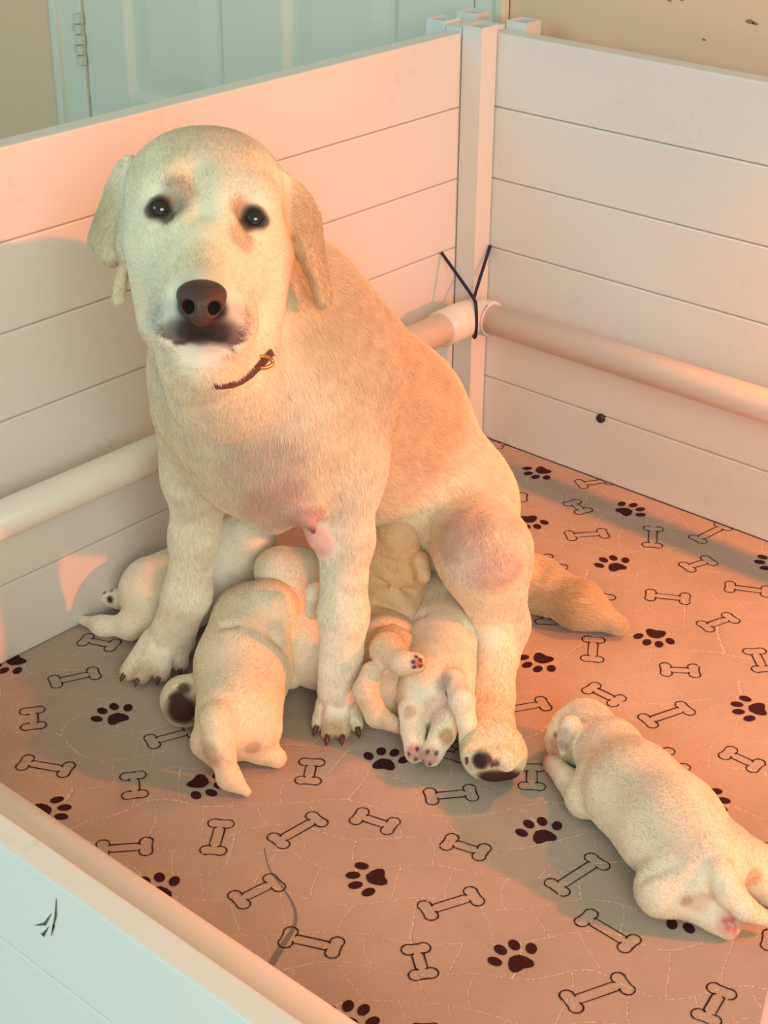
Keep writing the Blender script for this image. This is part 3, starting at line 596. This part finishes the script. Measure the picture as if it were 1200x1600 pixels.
for ec_ in (eyeL, eyeR):
    c_ = ec_+Fv*.0075
    solid('eye', [E(c_, (.0125, .0120, .0115), k=.003)], .0012, M_eye, mroot)
for (a, b, za, c, d, zc) in TL+TR:
    p0 = Qz(a, b, za); p1 = Qz(c, d, zc); dd = nrm((p1-p0)*np.array([1, 1, .3])); claw(p1+dd*.0085+np.array([0, 0, .001]), dd, .0105, .0040, mroot)
for (u, v, z) in ((732, 1183, .05), (276, 1078, .055)): claw(Qz(u, v, z), nrm((-.6, -.3, .2)), .012, .004, mroot)
# collar showing under the jaw
mb = MB(); axn = nrm(Q(400, 590, 1.93)-Q(348, 455, 1.84))
cp = [hit(mp, u, v)-Fv*.0035 for u, v in ((336, 603), (348, 603), (362, 601), (378, 595), (393, 585), (404, 574), (414, 564), (424, 552))]
nk = Q(385, 540, 1.88)
e_ = cp[-1]; s_ = cp[0]; back = [nk+Rv*.07+Fv*.03+Uv*.01, nk+Rv*.03+Fv*.085, nk-Rv*.05+Fv*.07, nk-Rv*.085+Fv*.0]
cp = cp+back
V = []
for p_ in cp:
    o_ = nrm(p_-nk); V += [p_-axn*.005+o_*.001, p_+axn*.005+o_*.001, p_+axn*.005-o_*.003, p_-axn*.005-o_*.003]
n = len(cp); mb.add(V, [(4*i+j, 4*i+(j+1) % 4, (4*((i+1) % n)+(j+1) % 4), 4*((i+1) % n)+j) for i in range(n) for j in range(4)])
col = mb.build('dog_collar', newmat('collar_leather', (.10, .035, .02), .5)); tag(col, "brown collar around the sitting dog's neck, mostly hidden in fur", 'collar')
bc = hit(mp, 411, 567); mb = MB(); mb.tube([bc+Rv*(.011*math.cos(q))+Uv*(.006*math.sin(q))-Fv*.007 for q in np.linspace(0, 2*math.pi, 17)[:-1]]+[bc+Rv*.011-Fv*.007], .0022, 8)
mb.build('buckle', newmat('brass', (.75, .35, .15), .25), col, True); bpy.data.materials['brass'].node_tree.nodes['Principled BSDF'].inputs['Metallic'].default_value = 1

# ------------------------------------------------------------------ the puppies
pcream = (.95, .86, .70)
def pup(label, at, prims, blobs, seed, base=pcream, fur=.0042, nfur=70000, bald=()):
    r = empty('labrador_puppy', tuple(at)); tag(r, label, 'puppy', 'litter of cream puppies')
    animal('body', prims, .0026, base, blobs, r, fur, nfur, bald, seed, rad=.00023, lift=.27); return r
def chain(pts, k=.02, flow=None):
    o_ = []
    for (a, ra), (b, rb) in zip(pts[:-1], pts[1:]): o_.append(C(a, b, ra, rb, k=k, flow=flow))
    return o_
padc = (.52, .17, .16); padk = (.07, .04, .05)
# 1: behind the left-hand foreleg
f1 = (-.4, .3, -.1)
p1 = chain([(Qz(395, 842, .15), .030), (Qz(375, 862, .115), .044), (Qz(360, 885, .085), .050), (Qz(310, 905, .065), .050), (Qz(243, 925, .056), .052)], .03, flow=(-.6, .4, -.2))
p1 += chain([(Qz(235, 965, .04), .018), (Qz(205, 978, .022), .0165), (Qz(160, 978, .014), .012), (Qz(128, 968, .009), .006)], .015, flow=(-.6, .5, 0))
p1 += chain([(Qz(225, 930, .04), .022), (Qz(190, 936, .024), .013), (Qz(170, 934, .022), .0125)], .01)+[E(Qz(300, 960, .03), (.02, .02, .02))]
b1 = [(hit(p1, u, v), r, padk, 1) for u, v, r in ((172, 937, .0085), (163, 925, .005), (157, 931, .005), (156, 939, .005), (175, 922, .0045))]
pup("white puppy against the back panel behind the dog's left-hand foreleg, tail out to the left", Qz(243, 960), p1, b1, 21, (.97, .93, .80))
# 3: head tucked between the forelegs
p3 = chain([(Qz(432, 890, .14), .030), (Qz(462, 905, .125), .041), (Qz(480, 950, .09), .043), (Qz(492, 1010, .056), .050), (Qz(520, 1030, .05), .045)], .02, flow=(.1, -.3, -.9))
p3 += [C(Q(492, 925, 2.085), Q(489, 955, 2.085), .012, .010, k=.006, flow=DN), C(Qz(452, 930, .12), Qz(455, 962, .10), .022, .018, k=.012)]
pup("pale puppy nursing between the dog's forelegs, head above its plump littermate, small folded ear", Qz(500, 1050), p3, [(Q(489, 950, 2.07), .014, (.74, .60, .50), .7)], 23, (.95, .88, .70))
# 2: foreground, back to the camera
p2 = chain([(Qz(425, 950, .115), .036), (Qz(398, 975, .085), .052), (Qz(380, 1040, .064), .057), (Qz(373, 1120, .056), .054)], .03, flow=(-.3, -.3, -.1))
p2 += chain([(Qz(345, 1085, .072), .018), (Qz(340, 1125, .085), .0175), (Qz(344, 1170, .060), .0155), (Qz(358, 1215, .022), .012), (Qz(385, 1237, .008), .006)], .015)
p2 += chain([(Qz(405, 1150, .04), .026), (Qz(408, 1170, .022), .016), (Qz(432, 1184, .012), .0125)], .012)+chain([(Qz(325, 1160, .035), .022), (Qz(345, 1190, .015), .014)], .012)
p2 += [C(Qz(450, 985, .07), Qz(455, 1060, .03), .022, .014, k=.015)]
p2 += [sub(C(hit(p2, 350, 975), hit(p2, 440, 1005), .0015, .001), .018)]
pup("plump puppy seen from behind, tail curling onto the mat, beside dog's left-hand forepaw", Qz(375, 1180), p2, [(hit(p2, 325, 1180), .022, (.55, .34, .20), .6), (hit(p2, 395, 1168), .014, (.5, .3, .2), .6)], 22, (.95, .82, .62), nfur=100000)
# 4: right of the foreleg, reaching up
p4 = chain([(Qz(622, 838, .19), .033), (Qz(618, 875, .15), .042), (Qz(608, 950, .08), .043), (Qz(604, 1035, .052), .046), (Qz(600, 1075, .045), .040)], .025, flow=(-.2, -.3, -.7))
p4 += [C(Qz(655, 878, .17), Qz(660, 900, .155), .015, .011, k=.006), C(Qz(600, 1000, .085), Qz(610, 1020, .09), .03, .02, k=.02)]
p4 += chain([(Qz(606, 1015, .115), .024), (Qz(628, 1036, .125), .0145), (Qz(649, 1036, .128), .0135)], .008)
p4 += chain([(Qz(582, 1050, .10), .014), (Qz(571, 1080, .085), .0155), (Qz(588, 1118, .050), .014), (Qz(625, 1136, .028), .009)], .006)
for (u0, v0, u1, v1) in ((585, 905, 648, 925), (585, 940, 640, 962), (588, 975, 642, 982), (592, 870, 645, 895)):
    p4 += [sub(C(hit(p4, u0, v0), hit(p4, u1, v1), .001, .001), .014)]
b4 = [(hit(p4, 653, 1037), .009, padc, .9)]+[(hit(p4, u, v), .0042, padk, 1) for u, v in ((650, 1026), (645, 1034), (646, 1043), (657, 1031), (657, 1041))]
b4 += [(Qz(612, 880, .15), .10, (.74, .48, .25), .85)]+[((hit(p4, u0, v0), hit(p4, u1, v1)), .007, (.62, .38, .20), .5) for (u0, v0, u1, v1) in ((588, 912, 640, 930), (588, 948, 636, 966), (590, 868, 620, 890), (590, 832, 610, 860))]  # orange light on the upper body is painted into the coat colour
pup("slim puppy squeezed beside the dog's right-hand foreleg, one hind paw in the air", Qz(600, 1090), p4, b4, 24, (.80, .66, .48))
# 5: rump to the camera between foreleg and hind leg
p5 = chain([(Qz(700, 890, .105), .028), (Qz(704, 925, .09), .040), (Qz(695, 1000, .066), .045), (Qz(680, 1085, .055), .050)], .025, flow=(-.3, -.4, -.5))
p5 += chain([(Qz(645, 1108, .055), .019), (Qz(645, 1140, .040), .0145), (Qz(648, 1176, .020), .0125)], .006)+chain([(Qz(698, 1122, .055), .020), (Qz(692, 1146, .042), .0150), (Qz(674, 1180, .024), .0135)], .006)
p5 += chain([(Qz(694, 1025, .070), .016), (Qz(708, 1064, .092), .0150), (Qz(722, 1095, .095), .0150), (Qz(730, 1130, .068), .011), (Qz(722, 1165, .035), .004)], .006)
p5 += [sub(C(hit(p5, 655, 960), hit(p5, 738, 985), .001, .001), .015)]
b5 = [(hit(p5, 697, 1086), .009, (.20, .05, .05), .95), (hit(p5, 694, 1068), .018, (.42, .34, .30), .6), (hit(p5, 680, 1110), .026, (.76, .52, .46), .6), (hit(p5, 640, 1112), .012, (.60, .38, .16), .6), (hit(p5, 698, 1150), .014, (.58, .33, .12), .8), (hit(p5, 648, 1175), .016, (.62, .32, .28), .8), (hit(p5, 670, 1182), .017, (.62, .32, .28), .8)]
b5 += [(hit(p5, u, v), .004, padk, 1) for u, v in ((638, 1178), (652, 1170), (660, 1188), (668, 1174), (682, 1176), (672, 1194), (650, 1186))]
pup("puppy showing its rump and two hind feet, beside the dog's stretched hind leg", Qz(678, 1140), p5, b5, 25, nfur=90000)
# 6: asleep alone at the right
fb = (-.25, -.8, 0)
p6 = chain([(Qz(896, 1146, .040), .031), (Qz(914, 1136, .048), .034)], .012, flow=fb)+[C(Qz(914, 1140, .044), Qz(950, 1172, .046), .031, .034, k=.018, flow=fb)]+chain([(Qz(955, 1180, .050), .039), (Qz(990, 1235, .056), .052), (Qz(1045, 1290, .058), .056), (Qz(1100, 1345, .052), .050)], .03, flow=fb)
p6 += [C(Qz(893, 1148, .038), Qz(872, 1158, .024), .027, .0165, k=.012, flow=(.3, .1, 0)), C(Qz(893, 1132, .078), Qz(884, 1158, .058), .011, .0095, k=.004, flow=DN), C(Qz(884, 1158, .058), Qz(880, 1174, .044), .0095, .005, k=.004, flow=DN), C(Qz(880, 1172, .018), Qz(868, 1172, .016), .011, .009, k=.006)]
p6 += chain([(Qz(945, 1215, .045), .034), (Qz(915, 1246, .028), .025)], .015)+chain([(Qz(906, 1244, .022), .018), (Qz(886, 1218, .018), .0145), (Qz(864, 1194, .014), .0115)], .004)+[C(Qz(866, 1194, .012), Qz(858, 1188, .009), .0085, .007, k=.003), C(Qz(868, 1198, .012), Qz(858, 1198, .008), .0085, .007, k=.003)]+chain([(Qz(905, 1185, .02), .013), (Qz(876, 1178, .01), .009)], .01)
p6 += chain([(Qz(1060, 1368, .045), .038), (Qz(1038, 1388, .034), .030), (Qz(1085, 1412, .020), .017), (Qz(1115, 1432, .015), .0135), (Qz(1137, 1448, .014), .0135)], .014, flow=fb)
p6 += chain([(Qz(1140, 1340, .045), .036), (Qz(1178, 1355, .034), .026), (Qz(1200, 1385, .02), .017), (Qz(1225, 1410, .014), .0125)], .014, flow=fb)
p6 += chain([(Qz(1100, 1320, .062), .020), (Qz(1122, 1358, .072), .018), (Qz(1138, 1392, .060), .0165), (Qz(1164, 1420, .042), .013), (Qz(1212, 1442, .020), .006)], .004, flow=fb)
p6 += [sub(C(hit(p6, 1000, 1372), hit(p6, 1058, 1345), .002, .002), .014)]
b6 = [(hit(p6, 884, 1152), .016, (.52, .45, .40), .8), (hit(p6, 881, 1166), .012, (.46, .39, .35), .8), (hit(p6, 867, 1146), .005, (.25, .15, .12), .8), (hit(p6, 866, 1160), .014, (.74, .46, .38), .7), (Qz(862, 1193, .012), .022, (.86, .52, .45), .8), (hit(p6, 1072, 1408), .010, (.50, .28, .12), .7), (hit(p6, 1092, 1410), .018, (.72, .50, .34), .5), (hit(p6, 1175, 1372), .018, (.60, .36, .18), .7), (hit(p6, 1138, 1446), .019, (.84, .45, .40), .8)]
b6 += [(hit(p6, u, v), .0055, (.72, .22, .20), .9) for u, v in ((1137, 1450), (1143, 1436), (1149, 1452), (1133, 1438))]
b6 += [((Qz(930, 1140, .09), Qz(1080, 1320, .11)), .045, (.70, .56, .42), .5), (hit(p6, 915, 1110), .03, (.70, .56, .44), .6)]
pup('cream puppy asleep on its belly alone at the right of the mat', Qz(1030, 1290), p6, b6, 26, (.93, .84, .66), nfur=150000)
